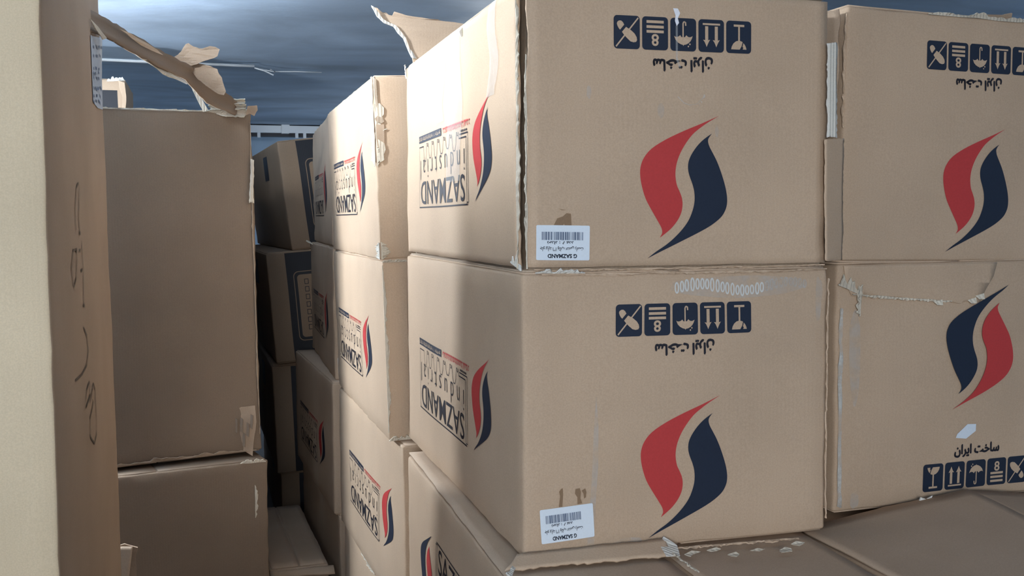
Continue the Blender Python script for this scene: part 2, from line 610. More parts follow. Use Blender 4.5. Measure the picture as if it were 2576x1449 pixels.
def icon_art(k):
    """pictogram k in the upside-down row, unit = icon width, y up, centred"""
    a = Art()
    if k == 0:      # no hooks
        c = lambda x, y: ((x - 355) / 456, (430 - y) / 456)
        a.poly([c(*p) for p in [(155, 655), (545, 190), (562, 205), (172, 672)]])
        a.poly([c(*p) for p in [(235, 398), (308, 315), (285, 275), (255, 252), (220, 252), (190, 272), (180, 300), (190, 335), (210, 370)]])
        a.poly([c(*p) for p in [(268, 430), (340, 348), (430, 400), (490, 450), (525, 505), (532, 550), (515, 580), (470, 588), (415, 575), (350, 520), (300, 470)]])
    elif k == 1:    # stacking limit
        c = lambda x, y: ((x - 845) / 456, (415 - y) / 456)
        for y in (210, 290, 366):
            a.poly([c(692, y), c(995, y), c(995, y + 44), c(692, y + 44)])
        b = Art(); x0, y0 = c(780, 618); x1, y1 = c(908, 425)
        b.text('8', x0, y0, x1, y1, 0.02)
        rot180(b, (x0 + x1) / 2, (y0 + y1) / 2)
        n = len(a.v); a.v += b.v; a.f += [tuple(n + i for i in f) for f in b.f]
    elif k == 2:    # keep dry
        c = lambda x, y: ((x - 1328) / 456, (400 - y) / 456)
        a.poly([c(*p) for p in [(1162, 425), (1185, 440), (1215, 440), (1245, 432), (1270, 410), (1290, 438), (1322, 447), (1355, 438), (1380, 408), (1405, 432),
                                (1440, 440), (1465, 432), (1492, 418), (1478, 458), (1455, 500), (1420, 535), (1375, 558), (1335, 566), (1328, 585), (1320, 566), (1280, 556), (1230, 530), (1190, 490)]])
        a.line([c(1322, 445), c(1322, 225), c(1332, 200), c(1348, 195), c(1366, 208), c(1369, 250)], 0.05)
        a.ell(*c(1442, 552), 0.028, 0.032); a.ell(*c(1415, 588), 0.026, 0.03)
    elif k == 3:    # this way up
        c = lambda x, y: ((x - 1802) / 456, (388 - y) / 456)
        a.poly([c(1648, 186), c(1957, 186), c(1957, 216), c(1648, 216)])
        for ox in (0, 172):
            a.poly([c(x + ox, y) for x, y in [(1690, 235), (1745, 235), (1745, 462), (1780, 450), (1755, 490), (1735, 530), (1717, 572), (1700, 530), (1680, 490), (1652, 455), (1690, 462)]])
    else:           # fragile
        c = lambda x, y: ((x - 2270) / 456, (374 - y) / 456)
        a.poly([c(2175, 170), c(2367, 170), c(2367, 206), c(2175, 206)])
        a.poly([c(2256, 200), c(2288, 200), c(2288, 445), c(2256, 445)])
        a.poly([c(*p) for p in [(2128, 578), (2140, 530), (2170, 480), (2215, 445), (2270, 430), (2325, 445), (2338, 455), (2320, 520), (2285, 578)]])
        a.poly([c(*p) for p in [(2352, 468), (2380, 500), (2400, 540), (2408, 576), (2340, 574), (2352, 545), (2335, 530), (2345, 500)]])
    return a


def front_print(c, flip=1, dx=0.0, dy=0.0, icons=True, text=True, emblem=True, off=0.0009):
    if emblem:
        c.print('emblem_flame', flame(0.0045, -0.092, 0.149, 0.2235, 'red'), 'front', 'red', flip=flip, dx=dx, dy=dy, off=off, label='red flame of the printed emblem')
        c.print('emblem_flame', flame(0.0045, -0.092, 0.149, 0.2235, 'navy'), 'front', 'navy', flip=flip, dx=dx, dy=dy, off=off, label='navy flame of the printed emblem')
    if icons:
        for k in range(5):
            s0 = -0.113 + 0.02175 + k * 0.0474
            a = Art(); a.rrect(s0, 0.1435, 0.0435, 0.0505, 0.0058)
            o = c.print('handling_icon', a, 'front', 'navy', flip=flip, dx=dx, dy=dy)
            b = icon_art(k).xf(lambda p: (s0 + p[0] * 0.0435, 0.1435 + p[1] * 0.0435))
            c.print('pictogram', b, 'front', 'kraft', parent=o, off=0.0015, flip=flip, dx=dx, dy=dy)
    if text:
        a = Art()
        for ox, oy in ((0, 0), (0.0010, 0.0004), (-0.0010, -0.0004), (0.0, 0.0012), (0.0006, -0.0009)):     # a heavy weight
            a.text(MADE, -0.047 + ox, 0.087 + oy, 0.053 + ox, 0.110 + oy)
        rot180(a, 0.003, 0.0985)
        c.print('lettering', a, 'front', 'black', flip=flip, dx=dx, dy=dy, cell=0.1)


def side_print(c, flip=1, dx=0.0, dy=0.0):
    kw = dict(flip=flip, dx=dx, dy=dy)
    c.print('emblem_flame', flame(0.234, -0.0235, 0.130, 0.179, 'red'), 'left', 'red', label='red flame of the printed emblem', **kw)
    c.print('emblem_flame', flame(0.234, -0.0235, 0.130, 0.179, 'navy'), 'left', 'navy', label='navy flame of the printed emblem', **kw)
    a = Art(); a.text('SAZMAND', -0.295, -0.108, 0.108, -0.058, 0.002)
    rot180(a, -0.0935, -0.084)
    b = Art(); b.text('industrial', -0.300, -0.056, 0.109, -0.014, -0.012, 1.7)
    rot180(b, -0.0955, -0.035)
    n = len(a.v); a.v += b.v; a.f += [tuple(n + i for i in f) for f in b.f]
    c.print('lettering', a, 'left', 'black', cell=0.1, **kw)
    f = Art()
    f.line([(-0.311, -0.116), (0.127, -0.116)], 0.0028)                       # frame with its doubled side
    f.line([(-0.311, -0.116), (-0.311, 0.014)], 0.0016)
    f.line([(0.122, -0.116), (0.122, 0.006)], 0.002)
    f.line([(0.134, -0.112), (0.134, 0.013)], 0.002)
    f.line([(0.122, -0.112), (0.134, -0.112)], 0.002)
    f.line([(-0.311, 0.014), (-0.262, 0.014)], 0.0024)
    f.line([(0.07, 0.006), (0.122, 0.006)], 0.0024)
    f.line([(0.075, 0.013), (0.134, 0.013)], 0.0024)
    p = 0.058
    pts = [(-0.262, 0.014)]
    for k in range(6):                                                         # cog outline along the frame
        s0 = -0.262 + k * 0.055
        dp = (0.030, 0.026, 0.030, 0.024, 0.018, 0.026)[k]
        pts += [(s0, 0.012), (s0 + 0.006, 0.012 - dp * 0.7), (s0 + 0.012, 0.012 - dp), (s0 + 0.024, 0.012 - dp), (s0 + 0.031, 0.012 - dp * 0.6),
                (s0 + 0.034, 0.010), (s0 + 0.037, 0.018), (s0 + 0.041, 0.018), (s0 + 0.043, 0.012), (s0 + 0.049, 0.012), (s0 + 0.051, 0.018)]
    pts.append((0.07, 0.006))
    f.line(pts, 0.0019)
    c.print('frame_line', f, 'left', 'black', cell=0.1, **kw)
    g = Art(); g.rect(-0.315, 0.023, -0.079, 0.038)
    bar = c.print('tagline_bar', g, 'left', 'navy', **kw)
    rnd = random.Random(7)
    h = Art(); s = -0.310
    while s < -0.088:                                                          # fine reversed-out print, too small to read
        wd = rnd.uniform(0.002, 0.006); h0 = rnd.uniform(0.0265, 0.029)
        h.rect(s, h0, s + wd * 0.45, rnd.uniform(0.032, 0.0355)); h.rect(s, h0, s + wd, h0 + 0.0016)
        s += wd + rnd.uniform(0.0015, 0.003) + (0.006 if rnd.random() < 0.1 else 0)
    c.print('fine_print', h, 'left', 'kraft', parent=bar, off=0.0014, cell=0.1, **kw)
    r = Art(); s = -0.065
    while s < 0.146:
        wd = rnd.uniform(0.003, 0.008)
        r.line([(s, rnd.uniform(0.024, 0.03)), (s + wd * 0.3, 0.036), (s + wd * 0.6, 0.034), (s + wd, 0.0345)], 0.0022)
        if rnd.random() < 0.6: r.rect(s + wd * 0.5, 0.026, s + wd * 0.5 + 0.002, 0.028)
        s += wd + rnd.uniform(0.0, 0.0015) + (0.005 if rnd.random() < 0.18 else 0)
    c.print('tagline', r, 'left', 'red', cell=0.1, **kw)
    t = Art(); s = 0.080
    while s < 0.130:
        wd = rnd.uniform(0.0015, 0.004)
        t.rect(s, 0.0165, s + wd, 0.0205); s += wd + 0.0012
    c.print('fine_print', t, 'left', 'black', cell=0.1, **kw)


def sticker(c, face, s, t, wd, ht, ang, seed=0, detail=True, fade=0.0):
    """white barcode label stuck on upside down"""
    ca, sa = math.cos(ang), math.sin(ang)
    R = lambda p: (s + p[0] * ca - p[1] * sa, t + p[0] * sa + p[1] * ca)
    a = Art(); a.rrect(0, 0, wd, ht, 0.0022); a.xf(R)
    st = c.print('barcode_sticker', a, face, 'paper', off=0.0016, label='white paper sticker')
    if not detail:
        b = Art()
        for k in range(6): b.rect(-wd * 0.3 + k * wd * 0.1, ht * 0.02, -wd * 0.3 + k * wd * 0.1 + wd * 0.05, ht * 0.3)
        c.print('barcode', b.xf(R), face, 'bluegrey', parent=st, off=0.0022)
        return
    rnd = random.Random(seed)
    b = Art(); x = -wd * 0.40
    end = wd * (0.36 - fade)
    while x < end:
        bw = rnd.choice((0.0005, 0.0008, 0.0012, 0.002)) * wd / 0.086
        b.rect(x, ht * 0.07 + rnd.uniform(0, 0.0005), x + bw, ht * 0.31)
        x += bw + rnd.choice((0.0006, 0.0008, 0.0013)) * wd / 0.086
    c.print('barcode', b.xf(R), face, 'bluegrey', parent=st, off=0.0022, cell=0.2)
    q = Art()
    for txt, x0, x1, y0, y1, bo in ((shape_ar('تعداد : ۸ عدد'), -0.30, 0.20 - fade, -0.05, 0.045, 0.03), (shape_ar('جلو پراید ۱۳۱ وتاب عدسی راست'), -0.43, 0.38 - fade, -0.26, -0.09, 0.022),
                                    ('G SAZMAND', -0.29, 0.26 - fade, -0.44, -0.32, 0.035)):
        e = Art(); e.text(txt, x0 * wd, y0 * ht, x1 * wd, y1 * ht, bo)
        rot180(e, (x0 + x1) / 2 * wd, (y0 + y1) / 2 * ht)
        n = len(q.v); q.v += e.v; q.f += [tuple(n + i for i in f) for f in e.f]
    c.print('lettering', q.xf(R), face, 'navy', parent=st, off=0.0022, cell=0.2)


def blob(art, cx, cy, rx, ry, seed, n=22, rough=0.35):
    art.poly([(cx + rx * math.cos(2 * PI * k / n) * (1 + rough * noise.noise(Vector((math.cos(2 * PI * k / n) * 1.6, math.sin(2 * PI * k / n) * 1.6, seed)))),
               cy + ry * math.sin(2 * PI * k / n) * (1 + rough * noise.noise(Vector((math.cos(2 * PI * k / n) * 1.6, math.sin(2 * PI * k / n) * 1.6, seed + 9))))) for k in range(n)])


def at(x, y, axis, val):
    """the point of the plane axis = val that the photograph shows at pixel x, y"""
    d = CAM_ROT @ Vector(((x - 1288.0) / FPX, -(y - 724.5) / FPX, -1.0))
    i = 'xyz'.index(axis)
    o = Vector((0, 0, 1.40))
    return o + d * ((val - o[i]) / d[i])


# ------------------------------------------------------------------ the room
CEIL = 2.20
X0, X1, Y0, Y1 = -2.6, 3.4, -2.4, 9.7


def slab(name, lo, hi, mat):
    bm = bmesh.new()
    box_bm(bm, lo, hi)
    return struct(from_bm(name, bm, mat, None, False))


slab('floor', (X0 - .1, Y0 - .1, -0.1), (X1 + .1, Y1 + .1, 0), 'floor')
bm = bmesh.new()                                         # the ceiling is uneven, trowelled by hand
nx, ny = 60, 120
g = [[bm.verts.new((X0 + (X1 - X0) * i / nx, Y0 + (Y1 - Y0) * j / ny,
                    CEIL + 0.018 * noise.noise(Vector((i * 0.13, j * 0.16, 0))) + 0.008 * noise.noise(Vector((i * 0.35, j * 0.5, 7))))) for i in range(nx + 1)] for j in range(ny + 1)]
for j in range(ny):
    for i in range(nx):
        bm.faces.new((g[j][i], g[j + 1][i], g[j + 1][i + 1], g[j][i + 1]))
ceil_o = struct(from_bm('ceiling', bm, 'ceiling'))
solid(ceil_o, 0.08, -1)
slab('wall_left', (X0 - .1, Y0, 0), (X0, Y1, CEIL), 'wall')
slab('wall_right', (X1, Y0, 0), (X1 + .1, Y1, CEIL), 'wall')
slab('wall_back', (X0, Y1, 0), (X1, Y1 + .1, CEIL), 'wall')
bm = bmesh.new()                                         # wall behind the photographer with its window
for lo, hi in (((X0, Y0 - .1, 0), (-1.42, Y0, CEIL)), ((-0.28, Y0 - .1, 0), (X1, Y0, CEIL)), ((-1.42, Y0 - .1, 2.11), (-0.28, Y0, CEIL)), ((-1.42, Y0 - .1, 0), (-0.28, Y0, 1.21))):
    box_bm(bm, lo, hi)
struct(from_bm('wall_front', bm, 'wall', None, False))

# conduits on the ceiling
pts = [Vector((-1.6, 5.56, 2.183)), at(255, 150, 'z', 2.183), at(440, 158, 'z', 2.183), at(640, 166, 'z', 2.183)]
tag(tube('ceiling_conduit', pts, 0.0075, 'conduit'), 'thin white conduit crossing the ceiling above the left-hand tall carton', 'conduit')
e = bpy.data.objects.new('conduit_clip', None); COL.objects.link(e)
e.location = at(665, 172, 'z', 2.182)
tag(e, 'loose wire hook hanging at the end of the nearer ceiling conduit', 'hook')
p = e.location
tube('wire', [Vector((-0.05, -0.01, 0)), Vector((0.0, 0.0, -0.012)), Vector((0.045, 0.02, -0.03)), Vector((0.055, 0.03, -0.012)), Vector((0.03, 0.03, 0.0))], 0.004, 'conduit', e)
tube('wire', [Vector((-0.02, 0, -0.004)), Vector((0.05, 0.05, -0.008)), Vector((0.16, 0.05, -0.004)), Vector((0.3, 0.08, 0.0))], 0.003, 'conduit', e)
e = bpy.data.objects.new('cable_trunking', None); COL.objects.link(e)
e.location = (0.2, 9.05, 2.1)
tag(e, 'white cable trunking under the ceiling far behind the stacks', 'trunking')
bm = bmesh.new(); box_bm(bm, (-1.8, 0, 0.03), (2.4, 0.05, 0.09), 0.004); from_bm('cover', bm, 'conduit', e, False)
bm = bmesh.new(); box_bm(bm, (0.43, -0.006, 0.025), (0.50, 0.056, 0.098), 0.004); from_bm('joint', bm, 'conduit', e, False)
for x in (0.235, 0.545, 0.61, 0.76):
    bm = bmesh.new(); box_bm(bm, (x, 0.0, -0.012), (x + 0.026, 0.006, 0.032), 0.002); from_bm('bracket', bm, 'conduit', e, False)
slab('trim_1', (X0, 9.12, 2.105), (X1, 9.22, CEIL + 0.03), 'metal')


# lamps out of frame behind the cartons, some added for brightness
def bulb(name, label, loc, power, r=0.045, shade=False):
    e = bpy.data.objects.new(name, None); COL.objects.link(e)
    e.location = loc
    tag(e, label, 'lamp', 'ceiling bulbs')
    bm = bmesh.new(); bmesh.ops.create_uvsphere(bm, u_segments=20, v_segments=12, radius=r)
    for v in bm.verts:
        if v.co.z > 0: v.co.z *= 1.25
    mt = M['bulb'].copy()
    mt.node_tree.nodes['Principled BSDF'].inputs['Emission Strength'].default_value = power / (PI * 4 * PI * r * r)
    from_bm('glass_bulb', bm, mt, e)
    top = CEIL - loc[2]
    tube('socket', [(0, 0, r * 1.1), (0, 0, r * 1.1 + 0.035)], 0.018, 'metal', e)
    tube('cord', [(0, 0, r * 1.1 + 0.03), (0, 0, top)], 0.004, 'metal', e)
    if shade:  # added dish, keeps the bulb's light off the ceiling
        bm = bmesh.new()
        prof = [(0.02, r * 1.1 + 0.03), (0.05, r * 1.1 + 0.022), (0.085, r * 0.9), (0.105, r * 0.25)]
        rings = [[bm.verts.new((q * math.cos(2 * PI * k / 24), q * math.sin(2 * PI * k / 24), z)) for k in range(24)] for q, z in prof]
        for i in range(3):
            for k in range(24):
                bm.faces.new((rings[i][k], rings[i][(k + 1) % 24], rings[i + 1][(k + 1) % 24], rings[i + 1][k]))
        solid(from_bm('added_shade', bm, 'metal', e), 0.002)
    return e


bulb('hanging_bulb', 'bare bulb hanging between the tall cartons of the left-hand row', (-0.70, 3.145, 1.60), 98, 0.032)
bulb('hanging_bulb', 'added unseen bulb brightening the ceiling, behind the second tall carton of the left-hand row', (-0.90, 4.30, 1.38), 44, 0.04)  # added to brighten the near ceiling
bulb('hanging_bulb', 'added unseen bulb brightening the far ceiling, behind the right-hand stacks', (2.0, 7.3, 1.75), 30, 0.04)  # added to brighten the far ceiling and back wall
bulb('hanging_bulb', 'bulb with an added shade hanging above the nearest tall carton of the left-hand row', (-0.42, 2.00, 2.08), 95, 0.04, True)

# ------------------------------------------------------------------ right-hand stack, nearest column
SZ = (0.526, 0.93, 0.438)
G = 'printed emblem cartons'


def panel(c, face, s0, s1, t0, t1, rag_lo=0.0, rag_hi=0.0, seed=0, mat='kraft', name='panel'):
    """a whole side of a carton whose corner has burst, as a board of its own; rag_lo / rag_hi: torn upright edges"""
    bm = bmesh.new()
    nu, nv = int((s1 - s0) / 0.02), int((t1 - t0) / 0.012)
    rows = []
    for j in range(nv + 1):
        t = t0 + (t1 - t0) * j / nv
        row = []
        for i in range(nu + 1):
            s = s0 + (s1 - s0) * i / nu
            rg = lambda a, q: a * (0.7 * noise.noise(Vector((t * 12, seed, q))) + 0.5 * noise.noise(Vector((t * 45, seed, q + 3))))
            if i == 0: s += rg(rag_lo, 1)
            if i == nu: s += rg(rag_hi, 5)
            row.append(bm.verts.new(c.on(face, s, t, 0.0)))
        rows.append(row)
    for j in range(nv):
        for i in range(nu):
            bm.faces.new((rows[j][i], rows[j][i + 1], rows[j + 1][i + 1], rows[j + 1][i]))
    return solid(from_bm(name, bm, mat, c.e), 0.005, -1)


A1 = Carton('carton', 'top carton of the nearest right-hand stack, printed upside down, front corner burst open', (0.456, 1.522, 1.321), (0.526, 0.92, 0.432), (0, 0, 0), 1,
            inset=0.018, group=G, flap_mat='inner')
A1.body.data.materials[0] = M['inner']
panel(A1, 'left', -0.455, 0.445, -0.211, 0.212, 0, 0.010, 3)
panel(A1, 'front', -0.252, 0.260, -0.211, 0.212, 0.005, 0.004, 4)
front_print(A1, 1, 0.0, 0.004)
side_print(A1, 1, 0.012, 0.005)
sticker(A1, 'front', -0.196, -0.174, 0.086, 0.053, math.radians(-1.0), 3)
a = Art(); a.poly([(-0.212, -0.150), (-0.205, -0.137), (-0.196, -0.134), (-0.190, -0.129), (-0.183, -0.130), (-0.182, -0.148), (-0.192, -0.150), (-0.194, -0.145), (-0.198, -0.150)])
a.poly([(-0.203, -0.122), (-0.197, -0.1235), (-0.190, -0.1245), (-0.197, -0.1248)])
A1.print('glue_stain', a, 'front', 'stain', off=0.0012)
H = A1.H
A1.ragged('torn_edge', (-0.002, 0.012, 0.004), (-0.002, 0.012, H - 0.004), (0.35, -1, 0), 0.009, 'fibre', 11, 70)
A1.ragged('torn_edge', (0.010, -0.001, 0.004), (0.010, -0.001, H * 0.75), (-1, 0.3, 0), 0.005, 'fibre', 12, 60)
q_ = lambda x, y, Y: at(x, y, 'y', Y) - Vector(A1.e.location)
sheet('torn_strip', q_(2083, 345, 1.511), q_(2105, 345, 1.516), q_(2106, 106, 1.516), q_(2082, 110, 1.511), 6, 40, 'fibre_pale', A1.e, 0.002, 0.0012, 13, (0.002, 0.004, 0.003, 0.003))
sheet('torn_strip', q_(2077, 657, 1.512), q_(2119, 656, 1.540), q_(2122, 348, 1.540), q_(2076, 350, 1.512), 8, 40, 'kraft', A1.e, 0.002, 0.0016, 14, (0.003, 0.004, 0.002, 0.003))
A1.ragged('torn_edge', (0.02, -0.002, 0.001), (0.52, -0.002, 0.001), (0, 0, -1), 0.005, 'kraft', 15, 90)
A1.ragged('torn_edge', (-0.001, 0.0, 0.0), (-0.001, 0.05, 0.012), (0, 0, 1), 0.02, 'fibre_pale', 16, 12)
# crumpled rear corner and the raised rear flap
A1.ragged('torn_edge', (-0.003, 0.90, H - 0.03), (-0.003, 0.915, H + 0.004), (-0.4, -0.6, 0.2), 0.012, 'fibre_pale', 17, 10)
inv = Vector(A1.e.location)
fp = [(935, 15), (950, 20), (962, 33), (985, 40), (990, 31), (1020, 40), (1080, 50), (1140, 55), (1182, 66), (1176, 75), (1165, 88), (1150, 100), (1200, 150), (1150, 190), (1045, 200),
      (1036, 150), (1027, 120), (1018, 96), (1005, 80), (995, 66), (978, 60), (965, 50), (950, 42), (943, 28)]
P_ = [at(x, y, 'y', 2.36 - (1180 - x) * 0.0000) - inv for x, y in fp]
scrap('raised_flap', P_, 'kraft_b', A1.e, 0.004, 0.003, 5, 2)
fr = [at(x, y, 'y', 2.352) - inv for x, y in [(935, 14), (942, 18), (962, 46), (978, 57), (996, 64), (1008, 80), (1020, 97), (1030, 122), (1040, 146), (1050, 146), (1036, 144), (1024, 120), (1014, 98), (1000, 84), (990, 68), (966, 58), (948, 42)]]
scrap('torn_edge', fr, 'fibre_pale', A1.e, 0.003, 0.003, 6, 1)
scrap('torn_edge', [at(x, y, 'y', 1.88) - inv for x, y in [(1155, 78), (1162, 68), (1168, 74), (1176, 60), (1180, 70), (1172, 84), (1160, 92)]], 'fibre_pale', A1.e, 0.002, 0.004, 7, 1)
# clear tape over the top edge of the left side
for k, (ya, yb, zt) in enumerate(((0.50, 0.56, 0.27), (0.36, 0.47, 0.15), (0.12, 0.17, 0.28))):
    bm = bmesh.new()
    rows = []
    for j in range(26):
        v = zt + (H - 0.004 - zt) * j / 25
        rows.append([bm.verts.new(A1.on('left', A1.L / 2 - (ya + (yb - ya) * i / 7 + 0.012 * math.sin(j * 0.3 + k)), v - H / 2,
                                        0.0016 + 0.0022 * abs(noise.noise(Vector((i * 0.9, j * 0.28, k * 5)))))) for i in range(8)])
    for j in range(25):
        for i in range(7):
            bm.faces.new((rows[j][i], rows[j][i + 1], rows[j + 1][i + 1], rows[j + 1][i]))
    from_bm('clear_tape', bm, 'tape', A1.e)
for pts_, mt in (([(-0.014, 0.187), (-0.006, 0.187), (-0.002, 0.180), (-0.006, 0.172), (-0.004, 0.165), (-0.008, 0.160), (-0.011, 0.168), (-0.010, 0.176)], 'foil'),):
    a = Art(); a.poly(pts_); A1.print('tape_scrap', a, 'front', mt, off=0.002)
a = Art(); a.line([(-0.008, 0.16), (-0.008, 0.11), (-0.003, 0.098)], 0.0035); A1.print('clear_tape', a, 'front', 'tape', off=0.0022)
a = Art()
a.line([(-0.006, 0.051), (0.004, 0.042), (0.014, 0.039), (0.026, 0.041), (0.038, 0.052)], 0.0016)
a.ell(0.0385, 0.0535, 0.0018, 0.0026); a.ell(0.034, 0.044, 0.0012, 0.0014); a.ell(0.030, 0.0405, 0.001, 0.001)
A1.print('tape_scrap', a, 'front', 'scuff', off=0.002)
for q in ((-0.035, 0.030, 0.006, 0.011, 3), (0.06, -0.0, 0.003, 0.01, 4), (-0.155, 0.055, 0.004, 0.01, 5)):
    a = Art(); blob(a, *q); A1.print('scuff', a, 'front', 'scuff_soft', off=0.0012)

A2 = Carton('carton', 'second carton down in the nearest right-hand stack, printed upside down, row of white scuffs', (0.456, 1.515, 0.880), (0.526, 0.945, 0.436), (0, 0, 0), 2, group=G)
front_print(A2)
side_print(A2, 1, 0.0, 0.002)
sticker(A2, 'front', -0.1935, -0.168, 0.086, 0.0535, math.radians(3.2), 8, True, 0.10)
a = Art()
a.poly([(-0.207, -0.141), (-0.2015, -0.141), (-0.200, -0.122), (-0.2005, -0.112), (-0.203, -0.113), (-0.2065, -0.117), (-0.205, -0.124)])
a.poly([(-0.177, -0.139), (-0.169, -0.138), (-0.172, -0.130), (-0.171, -0.120), (-0.173, -0.114), (-0.180, -0.115), (-0.181, -0.122), (-0.177, -0.128)])
a.poly([(-0.166, -0.131), (-0.163, -0.129), (-0.162, -0.121), (-0.164, -0.115), (-0.170, -0.118), (-0.167, -0.123)])
A2.print('glue_stain', a, 'front', 'stain', off=0.0012)
rnd = random.Random(4)
for k in range(27):                                       # rubbed-through flutes: one pale mark each
    a = Art()
    s = -0.010 + k * 0.0088 + rnd.uniform(-0.0006, 0.0006)
    hh = 0.0095 * (1 - 0.010 * k) * rnd.uniform(0.8, 1.15)
    t0 = 0.196 + 0.006 * math.sin(k * 0.35) - 0.0035
    n = 14
    ring = [(s + 0.0028 * math.cos(2 * PI * q / n), t0 + hh * math.sin(2 * PI * q / n)) for q in range(n)]
    a.line(ring + [ring[0]], 0.0024)
    A2.print('scuff', a, 'front', 'scuff_mark' if k < 18 else 'scuff_soft', off=0.0013, cell=0.2)
a = Art(); blob(a, 0.10, 0.193, 0.125, 0.017, 3, 30, 0.2); A2.print('scuff', a, 'front', 'scuff_soft', off=0.0011)
a = Art(); a.poly([(-0.145, 0.03), (-0.141, -0.02), (-0.142, -0.08), (-0.147, -0.14), (-0.150, -0.212), (-0.162, -0.214), (-0.158, -0.16), (-0.153, -0.10), (-0.149, -0.03)])
A2.print('scuff', a, 'front', 'scuff_soft', off=0.0012)
for q in ((-0.09, -0.205, 0.025, 0.005, 6), (0.245, 0.17, 0.006, 0.04, 2)):
    a = Art(); blob(a, *q); A2.print('scuff', a, 'front', 'scuff_soft', off=0.0012)
A2.ragged('torn_edge', (0.03, -0.003, 0.436), (0.52, -0.003, 0.436), (0, -0.4, -1), 0.006, 'kraft', 21, 90)
A2.ragged('torn_edge', (0.02, -0.002, 0.438), (0.10, -0.002, 0.436), (0, -0.4, 1), 0.010, 'fibre_pale', 22, 18)
A2.ragged('torn_edge', (0.524, -0.003, 0.02), (0.524, -0.003, 0.42), (-1, -0.1, 0), 0.004, 'kraft', 23, 50)

A3 = Carton('carton', 'carton under the nearest right-hand stack, emblem upright, torn front top edge', (0.412, 1.385, 0.440), (0.536, 0.945, 0.427), (0, 0, -1.0), 3, group=G, flaps=False)
side_print(A3, -1)
for k, (x0, x1) in enumerate(((0.002, 0.262), (0.274, 0.533))):
    sheet('flap', (x0, -0.17, 0.430), (x1, -0.17, 0.431 - 0.004 * k), (x1, 0.94, 0.437), (x0, 0.94, 0.436), 14, 40, 'kraft_b', A3.e, 0.004, 0.0016, 30 + k, (0, 0.004, 0, 0.003)).modifiers['thickness'].offset = -1
sheet('torn_strip', (0.004, 0.092, 0.4405), (0.266, 0.084, 0.4405), (0.272, 0.120, 0.456), (0.030, 0.122, 0.452), 50, 5, 'kraft', A3.e, 0.003, 0.0012, 32, (0.006, 0.006, 0.003, 0.004))
A3.ragged('torn_edge', (0.27, 0.118, 0.440), (0.50, 0.110, 0.440), (0, -1, 0.2), 0.012, 'kraft', 33, 60)
A3.ragged('torn_edge', (0.272, 0.0, 0.440), (0.272, 0.105, 0.441), (-1, 0, 0.3), 0.009, 'fibre', 31, 30)
A3.ragged('torn_edge', (0.0, 0.05, 0.438), (0.03, 0.12, 0.440), (-1, -0.4, 0.2), 0.018, 'fibre_pale', 34, 14)
scrap('torn_edge', [(0.255, 0.08, 0.442), (0.275, 0.075, 0.443), (0.282, 0.10, 0.450), (0.270, 0.12, 0.458), (0.256, 0.11, 0.450)], 'fibre_pale', A3.e, 0.0015, 0.005, 35, 3)
for k, (x, y) in enumerate(((0.29, 0.075), (0.335, 0.085), (0.35, 0.055), (0.395, 0.06), (0.44, 0.055), (0.47, 0.075))):
    q = random.Random(k * 5 + 2)
    j = lambda a=0.004: q.uniform(-a, a)
    sc_ = q.uniform(0.5, 1.0)
    scrap('torn_edge', [(x + j(), y + j(), 0.441), (x + 0.014 * sc_ + j(), y + j(), 0.441), (x + 0.024 * sc_ + j(), y + 0.004 + j(0.002), 0.4425), (x + 0.012 * sc_ + j(), y + 0.007 * sc_, 0.4455), (x - 0.004 + j(), y + 0.006 + j(0.002), 0.442)], 'fibre', A3.e, 0.001, 0.003, 40 + k, 2)

A4 = Carton('carton', 'bottom carton of the nearest right-hand stack, standing on the floor', (0.430, 1.44, 0.003), (0.526, 0.93, 0.430), (0, 0, -0.5), 4, group=G)

# ------------------------------------------------------------------ right-hand stack, column by the right edge
R1 = Carton('carton', 'top carton at the right edge of the photo, printed upside down', (1.052, 1.590, 1.324), (0.526, 0.92, 0.436), (0, 1.0, 3.0), 5, group=G)
front_print(R1, 1, 0.019, 0.002)
R1.ragged('torn_edge', (0.17, -0.001, 0.434), (0.50, -0.001, 0.434), (0, 0.2, 1), 0.012, 'fibre', 51, 50)
R1.ragged('torn_edge', (0.0, 0.0, 0.23), (0.0, 0.0, 0.42), (-1, 0.8, 0), 0.006, 'kraft', 52, 30)
scrap('raised_flap', [(0.28, 0.02, 0.434), (0.37, 0.02, 0.434), (0.365, 0.01, 0.452), (0.345, 0.012, 0.448), (0.29, 0.012, 0.446)], 'kraft_old', R1.e, 0.003, 0.003, 53, 2)
sheet('corner_strip', (-0.012, 0.004, 0.22), (-0.034, 0.04, 0.22), (-0.030, 0.04, 0.43), (-0.010, 0.004, 0.43), 4, 16, 'kraft_old', R1.e, 0.002, 0.003, 55, (0.004, 0.006, 0.006, 0.004))

R2 = Carton('carton', 'upright-printed carton at the right edge of the photo, torn strip across its top', (1.048, 1.592, 0.882), (0.526, 0.92, 0.436), (0, 0, 2.0), 6, group=G)
front_print(R2, -1, 0.046, -0.030, off=0.0036)
a = Art(); q = []
for k in range(46):
    u = k / 45
    q.append((-0.233 + u * 0.272, 0.163 - 0.022 * u + 0.007 * noise.noise(Vector((u * 14, 2, 0))) + 0.004 * noise.noise(Vector((u * 50, 5, 0)))))
a.poly(q + [(0.052, 0.165), (0.070, 0.190), (0.078, 0.2155), (-0.252, 0.2155), (-0.246, 0.185)])
solid(R2.print('torn_strip', a, 'front', 'kraft', off=0.0024), 0.0018)
R2.ragged('torn_edge', (0.03, -0.006, 0.384), (0.24, -0.007, 0.366), (0, -0.1, -1), 0.007, 'fibre', 62, 80)
R2.ragged('torn_edge', (0.0, -0.004, 0.40), (0.05, -0.004, 0.38), (0, 0, 1), 0.03, 'fibre', 63, 14)
